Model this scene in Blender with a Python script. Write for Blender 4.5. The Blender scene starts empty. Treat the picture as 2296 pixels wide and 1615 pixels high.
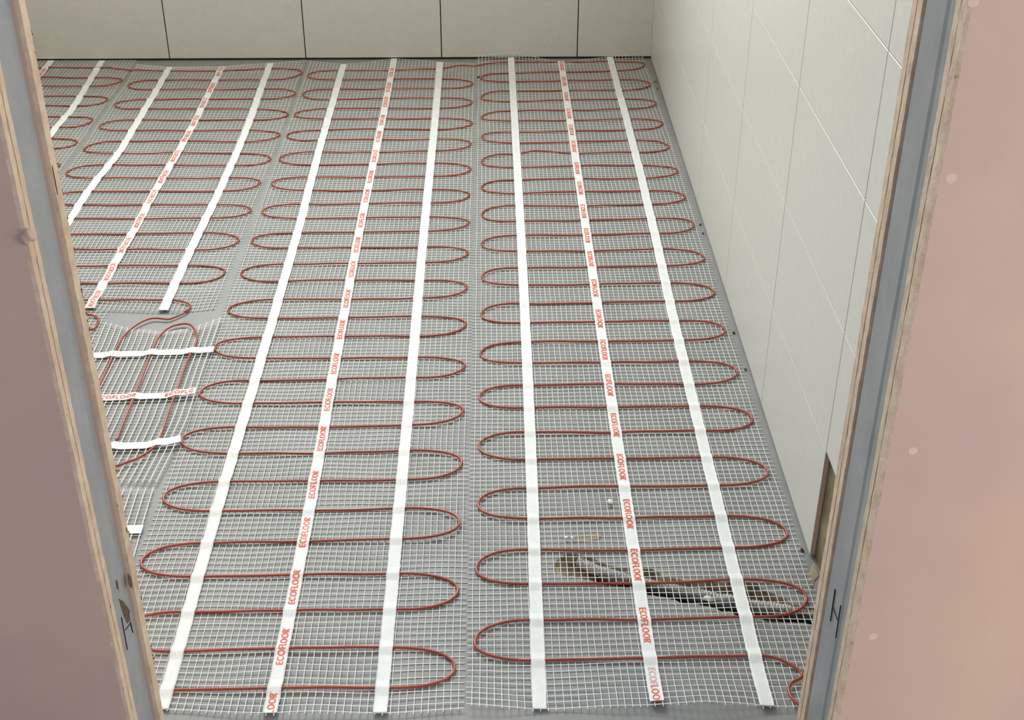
import bpy, bmesh, math, random
import numpy as np
from mathutils import Matrix, Vector

rng = np.random.default_rng(7)
random.seed(7)
scene = bpy.context.scene
COL = scene.collection

# ------------------------------------------------------------------ camera
CAM_H = 1.28
def make_camera(f, pitch, yaw, roll):
    cp, sp, cy, sy = math.cos(pitch), math.sin(pitch), math.cos(yaw), math.sin(yaw)
    fw = Vector((sy*cp, cy*cp, -sp)); r = Vector((cy, -sy, 0)); u = r.cross(fw)
    c, s = math.cos(roll), math.sin(roll)
    r2, u2 = c*r + s*u, c*u - s*r
    cam = bpy.data.objects.new('camera', bpy.data.cameras.new('camera'))
    cam.data.sensor_width = 36.0; cam.data.sensor_fit = 'HORIZONTAL'
    cam.data.lens = f/2296*36.0
    cam.data.clip_start = 0.02
    m = Matrix(((r2.x, u2.x, -fw.x, 0), (r2.y, u2.y, -fw.y, 0), (r2.z, u2.z, -fw.z, CAM_H), (0, 0, 0, 1)))
    cam.matrix_world = m
    COL.objects.link(cam); scene.camera = cam
make_camera(2966.6895, 0.554734, 0.01738933, 0.00134472)

# ------------------------------------------------------------------ light, exposure
scene.view_settings.view_transform = 'Standard'
scene.view_settings.look = 'None'
scene.view_settings.gamma = 1.0
scene.view_settings.use_curve_mapping = False
scene.view_settings.exposure = 0.36

world = bpy.data.worlds.new('world'); scene.world = world
world.use_nodes = True
bg = world.node_tree.nodes['Background']
bg.inputs[0].default_value = (0.80, 0.86, 1.0, 1); bg.inputs[1].default_value = 0.42

def area(name, loc, target, sx, sy, power, color):
    l = bpy.data.lights.new(name, 'AREA'); l.shape = 'RECTANGLE'; l.size = sx; l.size_y = sy
    l.energy = power; l.color = color
    o = bpy.data.objects.new(name, l); COL.objects.link(o)
    o.location = loc
    d = Vector(target) - Vector(loc)
    o.rotation_euler = d.to_track_quat('-Z', 'Y').to_euler()
    return o
# daylight through the window in the far wall, added warm fill in the hall favouring the right pink wall
area('window_daylight', (-0.729, 3.842, 1.83), (-0.729, 1.0, 1.83), 1.12, 0.90, 66, (0.90, 0.97, 1.0))
area('hall_fill', (1.75, 0.35, 0.75), (0.4, 1.05, 0.5), 0.8, 1.2, 18, (1.0, 0.90, 0.78))

# ------------------------------------------------------------------ materials
def lin(c):
    c = c/255.0
    return c/12.92 if c <= 0.04045 else ((c+0.055)/1.055)**2.4
def rgb(r, g, b): return (lin(r), lin(g), lin(b), 1.0)

def mat(name, col, rough=0.6, metal=0.0, spec=0.5, var=None, vscale=8.0, vdetail=4.0, bump=0.0, bscale=200.0, extra=None, coord='Object', sss=0.0):
    m = bpy.data.materials.new(name); m.use_nodes = True
    nt = m.node_tree; b = nt.nodes['Principled BSDF']
    b.inputs['Base Color'].default_value = rgb(*col); b.inputs['Roughness'].default_value = rough
    b.inputs['Metallic'].default_value = metal; b.inputs['Specular IOR Level'].default_value = spec
    tc = nt.nodes.new('ShaderNodeTexCoord')
    if var is not None:
        n = nt.nodes.new('ShaderNodeTexNoise'); n.inputs['Scale'].default_value = vscale; n.inputs['Detail'].default_value = vdetail
        n.inputs['Roughness'].default_value = 0.62
        nt.links.new(tc.outputs[coord], n.inputs['Vector'])
        r = nt.nodes.new('ShaderNodeValToRGB')
        r.color_ramp.elements[0].position = 0.32; r.color_ramp.elements[1].position = 0.68
        r.color_ramp.elements[0].color = rgb(*var); r.color_ramp.elements[1].color = rgb(*col)
        nt.links.new(n.outputs['Fac'], r.inputs['Fac'])
        out = r.outputs['Color']
        if extra is not None:      # second, finer or coarser stain layer
            c2, s2, p0, p1, amt = extra
            n2 = nt.nodes.new('ShaderNodeTexNoise'); n2.inputs['Scale'].default_value = s2; n2.inputs['Detail'].default_value = 5
            nt.links.new(tc.outputs[coord], n2.inputs['Vector'])
            mr = nt.nodes.new('ShaderNodeMapRange'); mr.inputs[1].default_value = p0; mr.inputs[2].default_value = p1
            mr.inputs[3].default_value = 0; mr.inputs[4].default_value = amt
            nt.links.new(n2.outputs['Fac'], mr.inputs[0])
            mx = nt.nodes.new('ShaderNodeMix'); mx.data_type = 'RGBA'
            nt.links.new(mr.outputs[0], mx.inputs[0]); nt.links.new(out, mx.inputs[6]); mx.inputs[7].default_value = rgb(*c2)
            out = mx.outputs[2]
        nt.links.new(out, b.inputs['Base Color'])
    if bump > 0:
        n = nt.nodes.new('ShaderNodeTexNoise'); n.inputs['Scale'].default_value = bscale; n.inputs['Detail'].default_value = 3
        nt.links.new(tc.outputs[coord], n.inputs['Vector'])
        bp = nt.nodes.new('ShaderNodeBump'); bp.inputs['Strength'].default_value = bump; bp.inputs['Distance'].default_value = 0.001
        nt.links.new(n.outputs['Fac'], bp.inputs['Height']); nt.links.new(bp.outputs['Normal'], b.inputs['Normal'])
    return m

M = {}
M['screed'] = mat('screed', (147, 148, 148), 0.55, var=(136, 137, 137), vscale=9, bump=0.25, bscale=160, extra=((128, 128, 126), 55, 0.60, 0.72, 0.35))
M['chase'] = mat('chase_rubble', (196, 182, 146), 0.95, var=(116, 98, 80), vscale=38, bump=1.0, bscale=140)
M['tile'] = mat('wall_tile', (220, 221, 217), 0.33, spec=0.5, var=(215, 216, 212), vscale=60, bump=0.06, bscale=420)
M['tile_body'] = mat('tile_body', (196, 172, 152), 0.8)
M['joint'] = mat('tile_adhesive', (66, 62, 56), 0.9, var=(40, 38, 35), vscale=20)
M['joint_pale'] = mat('pale_joint', (128, 125, 117), 0.9, var=(108, 105, 98), vscale=30)
M['substrate'] = mat('bare_backing', (150, 140, 108), 0.95, var=(88, 72, 52), vscale=16, vdetail=8, bump=0.6, bscale=90)
M['pink'] = mat('pink_plasterboard', (216, 188, 171), 0.75, var=(208, 178, 161), vscale=3.2, vdetail=6, bump=0.08, bscale=500, extra=((200, 172, 170), 5.0, 0.45, 0.65, 0.6))
M['board_edge'] = mat('cut_board_edge', (222, 202, 180), 0.95, var=(194, 170, 148), vscale=45, vdetail=8, bump=0.5, bscale=300, extra=((120, 96, 80), 90, 0.66, 0.76, 0.6))
M['board_gap'] = mat('dark_board_gap', (70, 54, 48), 0.95)  # dark tone for the painted shade beside the right stud, and one crumb
M['steel'] = mat('galvanised_steel', (168, 172, 176), 0.42, metal=0.25, var=(150, 155, 160), vscale=14, vdetail=6, bump=0.05, bscale=120, extra=((132, 135, 138), 70, 0.60, 0.72, 0.3))
M['pen'] = mat('marker_ink', (18, 18, 20), 0.6)
M['rust'] = mat('brown_dirt', (116, 90, 80), 0.9, var=(70, 50, 46), vscale=160)
M['filler'] = mat('screw_filler', (226, 200, 188), 0.8)
M['white'] = mat('bare_plaster', (202, 195, 176), 0.9, var=(192, 185, 166), vscale=4)
M['thread'] = mat('glass_fibre_thread', (246, 249, 248), 0.5)
M['tape'] = mat('white_fabric_tape', (240, 243, 244), 0.6, var=(232, 236, 238), vscale=60, bump=0.35, bscale=420)
M['cable'] = mat('red_brown_cable', (174, 77, 52), 0.32, spec=0.55, var=(158, 66, 44), vscale=22)
M['print'] = mat('red_print', (242, 92, 58), 0.6)
M['faded'] = mat('faded_print', (226, 186, 190), 0.6)
M['conduit'] = mat('grey_conduit', (206, 207, 206), 0.4, var=(180, 178, 174), vscale=60)
M['black'] = mat('black_cable', (20, 20, 22), 0.45)
M['plaster'] = mat('white_plaster', (236, 236, 232), 0.7)
M['tan'] = mat('tan_dust', (172, 160, 138), 0.95, var=(150, 142, 128), vscale=90)
M['glass'] = mat('window_glass', (235, 245, 245), 0.03)
M['glass'].node_tree.nodes['Principled BSDF'].inputs['Transmission Weight'].default_value = 1.0
M['upvc'] = mat('white_window_frame', (236, 238, 238), 0.4)

# ------------------------------------------------------------------ helpers
def tag(o, label=None, cat=None, group=None, kind=None):
    if label: o['label'] = label
    if cat: o['category'] = cat
    if group: o['group'] = group
    if kind: o['kind'] = kind
    return o
def empty(name, loc=(0, 0, 0)):
    o = bpy.data.objects.new(name, None); o.empty_display_size = 0.05; o.location = loc
    COL.objects.link(o); return o
def mk(name, verts, faces, mats, parent=None, smooth=False, midx=None):
    """one mesh object; verts in world metres"""
    me = bpy.data.meshes.new(name)
    verts = np.asarray(verts, dtype=float)
    off = np.array(parent_origin(parent))
    me.from_pydata((verts - off).tolist(), [], [list(map(int, f)) for f in faces])
    for m in (mats if isinstance(mats, (list, tuple)) else [mats]): me.materials.append(m)
    if midx is not None: me.polygons.foreach_set('material_index', np.asarray(midx, dtype=np.int32))
    if smooth: me.polygons.foreach_set('use_smooth', np.ones(len(me.polygons), dtype=bool))
    me.update()
    o = bpy.data.objects.new(name, me); COL.objects.link(o)
    if parent is not None: o.parent = parent
    return o
def parent_origin(p):
    v = Vector((0, 0, 0))
    while p is not None:
        v += p.location; p = p.parent
    return v
class MB:
    def __init__(self): self.v = []; self.f = []; self.m = []; self.n = 0
    def add(self, v, f, mi=0):
        self.v.append(np.asarray(v, float)); self.f += [tuple(i+self.n for i in q) for q in f]; self.m += [mi]*len(f); self.n += len(v)
    def box(self, a, b, mi=0):
        x0, y0, z0 = a; x1, y1, z1 = b
        v = [(x0,y0,z0),(x1,y0,z0),(x1,y1,z0),(x0,y1,z0),(x0,y0,z1),(x1,y0,z1),(x1,y1,z1),(x0,y1,z1)]
        self.add(v, [(0,3,2,1),(4,5,6,7),(0,1,5,4),(1,2,6,5),(2,3,7,6),(3,0,4,7)], mi)
    def tube(self, path, r, n=8, mi=0):
        v, f = tube(path, r, n); self.add(v, f, mi)
    def build(self, name, mats, parent=None, smooth=False):
        return mk(name, np.concatenate(self.v), self.f, mats, parent, smooth, self.m)
def tube(path, r, n=8, caps=True):
    P = np.asarray(path, float); k = len(P)
    T = np.gradient(P, axis=0); T /= np.linalg.norm(T, axis=1)[:, None] + 1e-12
    up = np.array([0, 0, 1.0]); S = np.cross(T, up); S /= np.linalg.norm(S, axis=1)[:, None] + 1e-12
    U = np.cross(S, T)
    rr = np.broadcast_to(np.asarray(r, float), (k,))
    a = np.arange(n)*2*math.pi/n
    V = P[:, None, :] + rr[:, None, None]*(np.cos(a)[None, :, None]*S[:, None, :] + np.sin(a)[None, :, None]*U[:, None, :])
    f = []
    for i in range(k-1):
        for j in range(n):
            j2 = (j+1) % n
            f.append((i*n+j, i*n+j2, (i+1)*n+j2, (i+1)*n+j))
    if caps:
        f.append(tuple(range(n-1, -1, -1))); f.append(tuple((k-1)*n+j for j in range(n)))
    return V.reshape(-1, 3), f
def catmull(pts, step=0.004):
    P = np.asarray(pts, float); P = np.vstack([2*P[0]-P[1], P, 2*P[-1]-P[-2]]); out = []
    for i in range(1, len(P)-2):
        n = max(2, int(np.linalg.norm(P[i+1]-P[i])/step))
        t = np.linspace(0, 1, n, endpoint=False)[:, None]
        p0, p1, p2, p3 = P[i-1], P[i], P[i+1], P[i+2]
        out.append(0.5*((2*p1)+(-p0+p2)*t+(2*p0-5*p1+4*p2-p3)*t*t+(-p0+3*p1-3*p2+p3)*t**3))
    out.append(P[-2:-1]); return np.vstack(out)
class Noise:
    """smooth 2-D value noise from summed sines"""
    def __init__(self, seed, f0, n=7):
        r = np.random.default_rng(seed); a = r.uniform(0, 2*math.pi, n); k = f0*r.uniform(0.5, 1.6, n)
        self.kx, self.ky, self.p = k*np.cos(a), k*np.sin(a), r.uniform(0, 6.28, n); self.n = n
    def __call__(self, x, y):
        x = np.asarray(x, float); y = np.asarray(y, float); s = 0
        for a, b, p in zip(self.kx, self.ky, self.p): s = s + np.sin(a*x+b*y+p)
        return s/math.sqrt(self.n)
# ------------------------------------------------------------------ measured plan (metres): rows of cable, bends, chase
R_rows=[[3.6848,3.6883,3.6863],[3.597,3.6002,3.6079],[3.5245,3.529,3.5342],[3.451,3.456,3.4575],[3.376,3.3807,3.3854],[3.3017,3.3061,3.3099],[3.2293,3.2347,3.2402],[3.1577,3.1604,3.1686],[3.0862,3.0894,3.1007],[3.014,3.0187,3.0239],[2.937,2.9424,2.9431],[2.8635,2.8656,2.8676],[2.787,2.7916,2.7962],[2.7203,2.7157,2.7258],[2.6396,2.6436,2.6495],[2.5672,2.5709,2.5729],[2.4933,2.494,2.5003],[2.4199,2.4204,2.4248],[2.3456,2.3466,2.3516],[2.2694,2.2717,2.2768],[2.1964,2.1975,2.2],[2.1232,2.1224,2.1242],[2.0491,2.0486,2.0502],[1.9749,1.9753,1.9737],[1.9021,1.9023,1.9026],[1.827,1.8267,1.8282],[1.7513,1.7508,1.7525],[1.6734,1.6752,1.6759],[1.5963,1.5967,1.5991],[1.5235,1.5202,1.5251],[1.4483,1.4472,1.4517],[1.3725,1.3716,1.3722],[1.2954,1.2965,1.2991]]
R_tips=[[0.4424,3.6683],[-0.0263,3.5522],[0.4417,3.5031],[-0.0246,3.3992],[0.4412,3.3563],[-0.0241,3.2535],[0.4429,3.2191],[-0.0226,3.1234],[0.4403,3.0592],[-0.0222,2.966],[0.4443,2.9101],[-0.0219,2.8215],[0.4435,2.76],[-0.0209,2.6764],[0.4442,2.6208],[-0.0211,2.5282],[0.4454,2.4601],[-0.0201,2.3765],[0.4447,2.3139],[-0.0209,2.2264],[0.4427,2.1598],[-0.022,2.0813],[0.4413,2.0132],[-0.0234,1.9361],[0.4433,1.8639],[-0.0235,1.7888],[0.4421,1.7108],[-0.024,1.633],[0.4438,1.5575],[-0.026,1.4811],[0.4432,1.4139],[-0.027,1.3282]]
M_rows=[[3.6234,3.6255,3.629],[3.5435,3.5454,3.5496],[3.4723,3.4719,3.4736],[3.3956,3.3993,3.4023],[3.3257,3.3252,3.3267],[3.2523,3.2536,3.255],[3.1795,3.1808,3.1801],[3.1081,3.1111,3.1152],[3.0346,3.0345,3.0366],[2.9588,2.9597,2.9633],[2.8848,2.8845,2.8852],[2.8091,2.8085,2.8099],[2.7355,2.7368,2.7361],[2.6636,2.6629,2.6627],[2.5905,2.5915,2.5953],[2.517,2.519,2.5187],[2.4445,2.4447,2.447],[2.3695,2.3701,2.3706],[2.2935,2.2935,2.2953],[2.2206,2.22,2.2222],[2.148,2.1482,2.1497],[2.0714,2.0715,2.0716],[1.9975,1.999,2.0011],[1.9234,1.9243,1.9256],[1.8503,1.8501,1.8531],[1.775,1.7743,1.7774],[1.697,1.6978,1.6998],[1.6227,1.6234,1.6251],[1.547,1.5486,1.55],[1.4708,1.4732,1.4734],[1.3971,1.3982,1.3976],[1.3199,1.3217,1.3219],[1.2483,1.249,1.2482]]
M_tips=[[-0.5117,3.5824],[-0.0485,3.5125],[-0.5076,3.4319],[-0.0493,3.3697],[-0.5117,3.2849],[-0.0479,3.22],[-0.514,3.1448],[-0.0495,3.0807],[-0.5125,2.9939],[-0.0484,2.9285],[-0.5107,2.8453],[-0.05,2.7867],[-0.5111,2.6958],[-0.0491,2.6352],[-0.5134,2.5524],[-0.0499,2.4921],[-0.513,2.4097],[-0.05,2.3412],[-0.5145,2.2549],[-0.0506,2.1967],[-0.5159,2.1144],[-0.0504,2.0443],[-0.5154,1.9583],[-0.0511,1.8975],[-0.5192,1.8163],[-0.0514,1.7457],[-0.5172,1.6601],[-0.0525,1.5874],[-0.5184,1.5059],[-0.0521,1.4366],None,[-0.0535,1.2832]]
L_rows=[[3.6254,3.6256,3.6444],[3.5514,3.5495,3.5456],[3.478,3.476,3.4741],[3.3996,3.4004,3.3985],[3.3293,3.3274,3.3255],[3.2545,3.2525,3.2506],[3.1799,3.1779,3.1784],[3.1112,3.1092,3.1024],[3.0355,3.0358,3.0315],[2.962,2.9577,2.9558],[2.8855,2.8835,2.883],[2.8108,2.8101,2.8095],[2.7383,2.7376,2.7356],[2.6686,2.6665,2.6645],[2.5877,2.5901,2.5913],[2.517,2.514,2.5107],[2.443,2.4417,2.4418],[2.3683,2.3662,2.3661],[2.2951,2.2949,2.2939]]
L_tips=[[-0.5318,3.612],[-0.9962,3.5131],[-0.5286,3.4374],[-0.9983,3.3667],[-0.5299,3.2885],[-0.9995,3.2087],[-0.5324,3.1481],[-1.0024,3.0624],[-0.5346,2.9942],[-1.0066,2.9192],[-0.5381,2.8519],None,[-0.538,2.7039],None,[-0.5419,2.5554],None,[-0.5476,2.413],None,[-0.5894,2.2642]]
FL_rows=[[3.658,3.656,3.6508],[3.5781,3.5761,3.5741],[3.507,3.5049,3.5048],[3.4306,3.4285,3.4302],[3.3586,3.3566,3.3591],[3.2813,3.2792,3.2789],[3.2051,3.203,3.2043],[3.1326,3.1305,3.1316],[3.0673,3.0652,3.0678],[2.9838,2.9817,2.9796],[2.9468,2.9447,2.9425]]
FL_tips=[None,[-1.0236,3.5529],None,[-1.0271,3.4039],None,[-1.0293,3.2544],None,[-1.0306,3.1063],None,[-1.033,2.9599]]
R_start=[[-0.075,3.6487],[-0.0369,3.6557],[0.0015,3.6742]]
R_bulge=[[0.1006,3.0341],[0.1248,3.0354],[0.1489,3.0323]]
M_start=[[-0.1238,3.6389],[-0.1029,3.6543],[-0.0738,3.6618],[-0.0391,3.6574]]
R_end=[[0.358,1.299],[0.3804,1.2921],[0.3986,1.2773],[0.4048,1.2675],[0.4055,1.2596],[0.3995,1.2524],[0.3918,1.2488],[0.3847,1.2395],[0.3824,1.2303],[0.3851,1.215],[0.394,1.2028]]
L_start=[[-1.0087,3.6318],[-0.9584,3.626]]
FL_end=[[-1.1027,3.658],[-1.0691,3.6503],[-1.0087,3.6318]]
S_c1=[[-0.6407,2.2971],[-0.625,2.2936],[-0.604,2.2832],[-0.5906,2.2692],[-0.5907,2.2556],[-0.5961,2.2421],[-0.6164,2.2236],[-0.6255,2.2207],[-0.652,2.2254],[-0.6694,2.2175],[-0.6871,2.195],[-0.6965,2.1703],[-0.6997,2.141],[-0.7009,2.1147],[-0.7009,2.0841],[-0.7007,2.0384],[-0.7003,2.0028]]
S_c2=[[-0.6263,1.8106],[-0.6273,1.8824],[-0.6273,1.9408],[-0.6268,1.9516],[-0.627,1.9838],[-0.6277,2.0301],[-0.6289,2.0827],[-0.628,2.1157],[-0.6267,2.1445],[-0.6206,2.169],[-0.6116,2.1862],[-0.6005,2.1936],[-0.5883,2.1959],[-0.5775,2.192],[-0.5673,2.1781],[-0.558,2.1582],[-0.5533,2.1362],[-0.5524,2.1146],[-0.5552,2.0747],[-0.556,2.0224],[-0.5554,1.9655],[-0.5561,1.9337],[-0.5567,1.9432],[-0.5555,1.8713],[-0.5551,1.8159],[-0.5569,1.7937],[-0.5624,1.7813],[-0.5706,1.7691],[-0.5823,1.757],[-0.5964,1.7481],[-0.6094,1.7392]]
P_c=[[-0.8279,2.2404],[-0.7833,2.2384],[-0.773,2.2357],[-0.7634,2.2278],[-0.7567,2.2163],[-0.7548,2.2061],[-0.7561,2.1935],[-0.7627,2.1799],[-0.8108,2.1769]]
chase=[[0.0875,1.4859],[0.0901,1.4993],[0.0987,1.5107],[0.109,1.5177],[0.1234,1.5154],[0.1446,1.51],[0.1554,1.4998],[0.1666,1.4916],[0.1864,1.4854],[0.1987,1.4832],[0.2214,1.4819],[0.2312,1.4817],[0.2424,1.4707],[0.2442,1.4639],[0.2645,1.4597],[0.2937,1.4505],[0.3141,1.4531],[0.3299,1.4509],[0.3693,1.4503],[0.3805,1.4482],[0.3821,1.4348],[0.3886,1.4319],[0.3997,1.426],[0.4154,1.4146],[0.4211,1.4015],[0.4374,1.3975],[0.4521,1.3927],[0.4451,1.3595],[0.4307,1.3651],[0.4042,1.3664],[0.3809,1.3685],[0.3599,1.3805],[0.3376,1.3818],[0.332,1.39],[0.3188,1.3902],[0.312,1.3949],[0.3021,1.4006],[0.2934,1.4016],[0.2877,1.4063],[0.2643,1.4067],[0.2571,1.4151],[0.2419,1.421],[0.2183,1.426],[0.1953,1.4396],[0.1828,1.4436],[0.1675,1.4458],[0.1482,1.4547],[0.135,1.4588],[0.1202,1.4609],[0.1161,1.4688],[0.1063,1.466],[0.0968,1.471],[0.0892,1.476]]
conduit=[[0.1247,1.5093],[0.1305,1.5062],[0.143,1.496],[0.155,1.4879],[0.1709,1.4817],[0.1847,1.4746],[0.2029,1.4665],[0.2229,1.4585],[0.2385,1.4525],[0.258,1.4474],[0.2771,1.4404],[0.2928,1.4373],[0.3039,1.4334],[0.3225,1.4246],[0.3394,1.4225],[0.3682,1.4109],[0.3891,1.4068],[0.4056,1.4029],[0.4304,1.397],[0.4527,1.3884]]
blackc=[[0.1512,1.4712],[0.1745,1.4612],[0.1952,1.4531],[0.2198,1.447],[0.2372,1.441],[0.2605,1.4359],[0.2837,1.4318],[0.3138,1.4219],[0.3294,1.4152],[0.3401,1.4104],[0.3663,1.3998],[0.3866,1.3931],[0.4112,1.3863],[0.4277,1.3834],[0.4475,1.3759]]
penL=[[[1.1088,0.2593],[1.1067,0.2126]],[[1.1327,0.2297],[1.1342,0.2124]],[[1.1127,0.2364],[1.1345,0.228]]]
penR=[[[1.1216,0.2784],[1.1192,0.2324]],[[1.0945,0.2788],[1.092,0.2324]],[[1.1178,0.2546],[1.0963,0.2552]]]
stainL=[[[1.1132,0.2831],[1.1244,0.2686],[1.1309,0.2567],[1.1382,0.2426],[1.1339,0.2391],[1.1339,0.2316],[1.1229,0.2373],[1.1182,0.2521],[1.1154,0.2665]],[[1.1152,0.3085],[1.1193,0.3036],[1.1186,0.297],[1.118,0.2918],[1.1133,0.2973]],[[1.1524,0.2848],[1.158,0.2755],[1.1587,0.2645],[1.1549,0.2619],[1.1499,0.2708]]]
spots=[[0.395,0.8144],[0.4084,0.5261],[0.4051,0.282],[0.3858,0.9673]]
chips=[[0.182,1.6353],[0.1086,1.5497],[0.118,1.5495]]
smear=[[0.1191,1.5453],[0.1299,1.5577],[0.1574,1.5647],[0.1654,1.5625],[0.1597,1.5499],[0.1358,1.544]]
crumbs=[[0.4675,1.5183],[0.4592,2.6225],[0.4657,2.5784],[0.4668,2.0244],[0.463,3.5235],[0.4621,3.4709],[-0.0327,3.5625],[0.4584,2.1548]]
dust=[[0.4719,1.4919],[0.4724,1.476],[0.4734,1.4623],[0.463,1.4499],[0.4564,1.4308],[0.4549,1.4548],[0.4639,1.4791]]
tapeL=[[[-0.9125,3.6586],[-0.9115,3.065],[-0.9291,2.7885]],[[-0.7648,3.6619],[-0.7644,3.1595],[-0.7756,2.7863],[-0.7778,2.6039],[-0.7842,2.3743],[-0.7851,2.2684]],[[-0.631,3.6918],[-0.6225,3.1742],[-0.6272,2.7978],[-0.6332,2.5972],[-0.6395,2.3841],[-0.6388,2.2612]]]
letters={"R":[3.6528,3.5261,3.4064,3.2837,3.1694,3.0571,2.9297,2.812,2.689,2.5698,2.4544,2.3328,2.2106,1.9727,1.8497,1.7289,1.6073,1.4859,1.3619,1.2436],"M":[3.6085,3.4848,3.3681,3.2461,3.1312,3.0096,2.8872,2.7743,2.6513,2.5323,2.4161,2.2966,2.1732,2.0541,1.9338,1.8133,1.6897,1.5701,1.4466,1.3252,1.2213],"L":[3.6184,3.4908,3.3684,3.2486,3.1365,3.015,2.891,2.7772,2.6583,2.5347,2.4155,2.3003]}
# ------------------------------------------------------------------ setting
XL, XR = -0.4143, 0.3817           # doorway between its two jambs
YBACK, XRIGHT, XLEFT, HROOM = 3.722, 0.467, -1.65, 2.5
YFAR = 1.18                        # room face of the doorway wall

def build_floor():
    bm = bmesh.new()
    outer = [(-3.0, -2.4), (2.6, -2.4), (2.6, 3.9), (-3.0, 3.9)]
    def loop(pts, z=0):
        vs = [bm.verts.new((x, y, z)) for x, y in pts]
        return vs, [bm.edges.new((vs[i], vs[(i+1) % len(vs)])) for i in range(len(vs))]
    # finer, slightly broken rim of the chase
    hole = []
    for i in range(len(chase)):
        a, b = np.array(chase[i]), np.array(chase[(i+1) % len(chase)])
        n = max(1, int(np.linalg.norm(b-a)/0.004))
        for k in range(n):
            p = a+(b-a)*k/n + (rng.normal(0, 0.0006, 2) if k else 0)
            hole.append((p[0], p[1]))
    ov, oe = loop(outer); hv, he = loop(hole)
    r = bmesh.ops.triangle_fill(bm, use_beauty=True, use_dissolve=False, edges=oe+he)
    c = np.mean(hole, axis=0)
    prev = hv
    for dz, ins in ((-0.006, 0.0008), (-0.014, 0.0022), (-0.023, 0.0045)):
        cur = []
        for k, v in enumerate(hole):
            a, b = np.array(hole[k-1]), np.array(hole[(k+1) % len(hole)])
            t = b-a; t /= np.linalg.norm(t)+1e-9
            nrm = np.array([t[1], -t[0]]) if True else t
            cur.append(bm.verts.new((v[0]+nrm[0]*ins+rng.normal(0, .0005), v[1]+nrm[1]*ins+rng.normal(0, .0005), dz*min(1.0, 0.25+max(0.0, v[0]-0.09)*22)+rng.normal(0, .0008))))
        for k in range(len(cur)):
            k2 = (k+1) % len(cur)
            try:
                f = bm.faces.new((prev[k], prev[k2], cur[k2], cur[k])); f.material_index = 1
            except ValueError: pass
        prev = cur
    be = []
    for k in range(len(prev)):
        e = bm.edges.get((prev[k], prev[(k+1) % len(prev)])); be.append(e)
    n0 = set(bm.faces)
    bmesh.ops.triangle_fill(bm, use_beauty=True, use_dissolve=False, edges=be)
    for f in bm.faces:
        if f not in n0: f.material_index = 1
    bmesh.ops.recalc_face_normals(bm, faces=bm.faces[:])
    up = [f for f in bm.faces if f.material_index == 0]
    if up and up[0].normal.z < 0: bmesh.ops.reverse_faces(bm, faces=bm.faces[:])
    me = bpy.data.meshes.new('floor'); bm.to_mesh(me); bm.free()
    me.materials.append(M['screed']); me.materials.append(M['chase'])
    o = bpy.data.objects.new('floor', me); COL.objects.link(o)
    tag(o, 'grey cement screed floor with a broken chase near the doorway', 'floor', kind='structure')
build_floor()

def tile_mesh(mb, to3, u0, u1, v0, v1, t=0.007, ch=0.0009, mi=0):
    """to3(u, v, d): d = depth behind the tile face"""
    a = [(u0+ch, v0+ch, 0), (u1-ch, v0+ch, 0), (u1-ch, v1-ch, 0), (u0+ch, v1-ch, 0)]
    b = [(u0, v0, ch), (u1, v0, ch), (u1, v1, ch), (u0, v1, ch)]
    c = [(u0, v0, t), (u1, v0, t), (u1, v1, t), (u0, v1, t)]
    v = [to3(*p) for p in a+b+c]
    mb.add(v, [(0, 1, 2, 3)] + [(4+i, 4+(i+1) % 4, (i+1) % 4, i) for i in range(4)], mi)
    mb.add(v, [(8+i, 8+(i+1) % 4, 4+(i+1) % 4, 4+i) for i in range(4)], 1)

ROWH = 0.1928
WIN = (-1.3176, -0.1401, 7*ROWH+0.001, 12*ROWH+0.001)
# far wall
mb = MB()
xs = [0.2524-0.3925*k for k in range(6)]
edges = [XRIGHT] + xs
zj = [0.0068] + [0.001+ROWH*k+0.0015 for k in range(1, 13)] + [HROOM]
for i in range(len(edges)-1):
    x1, x0 = edges[i], max(edges[i+1], XLEFT)
    for k in range(len(zj)-1):
        zc = (zj[k]+zj[k+1])/2; xc = (x0+x1)/2
        if WIN[0] < xc < WIN[1] and WIN[2] < zc < WIN[3]: continue
        tile_mesh(mb, lambda u, v, d: (u, YBACK+d, v), x0+0.0014, x1-(0.0014 if i else 0.0), zj[k], zj[k+1]-0.002)
for (x0, x1, z0, z1) in ((XLEFT-0.1, 0.6, -0.03, WIN[2]), (XLEFT-0.1, 0.6, WIN[3], HROOM+0.1), (XLEFT-0.1, WIN[0], WIN[2], WIN[3]), (WIN[1], 0.6, WIN[2], WIN[3])):
    mb.box((x0, YBACK+0.0085, z0), (x1, YBACK+0.24, z1), 2)
wb = mb.build('wall_back', [M['tile'], M['tile_body'], M['joint']])
tag(wb, 'far wall of large pale matt tiles with open dark joints', 'wall', kind='structure')
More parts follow.
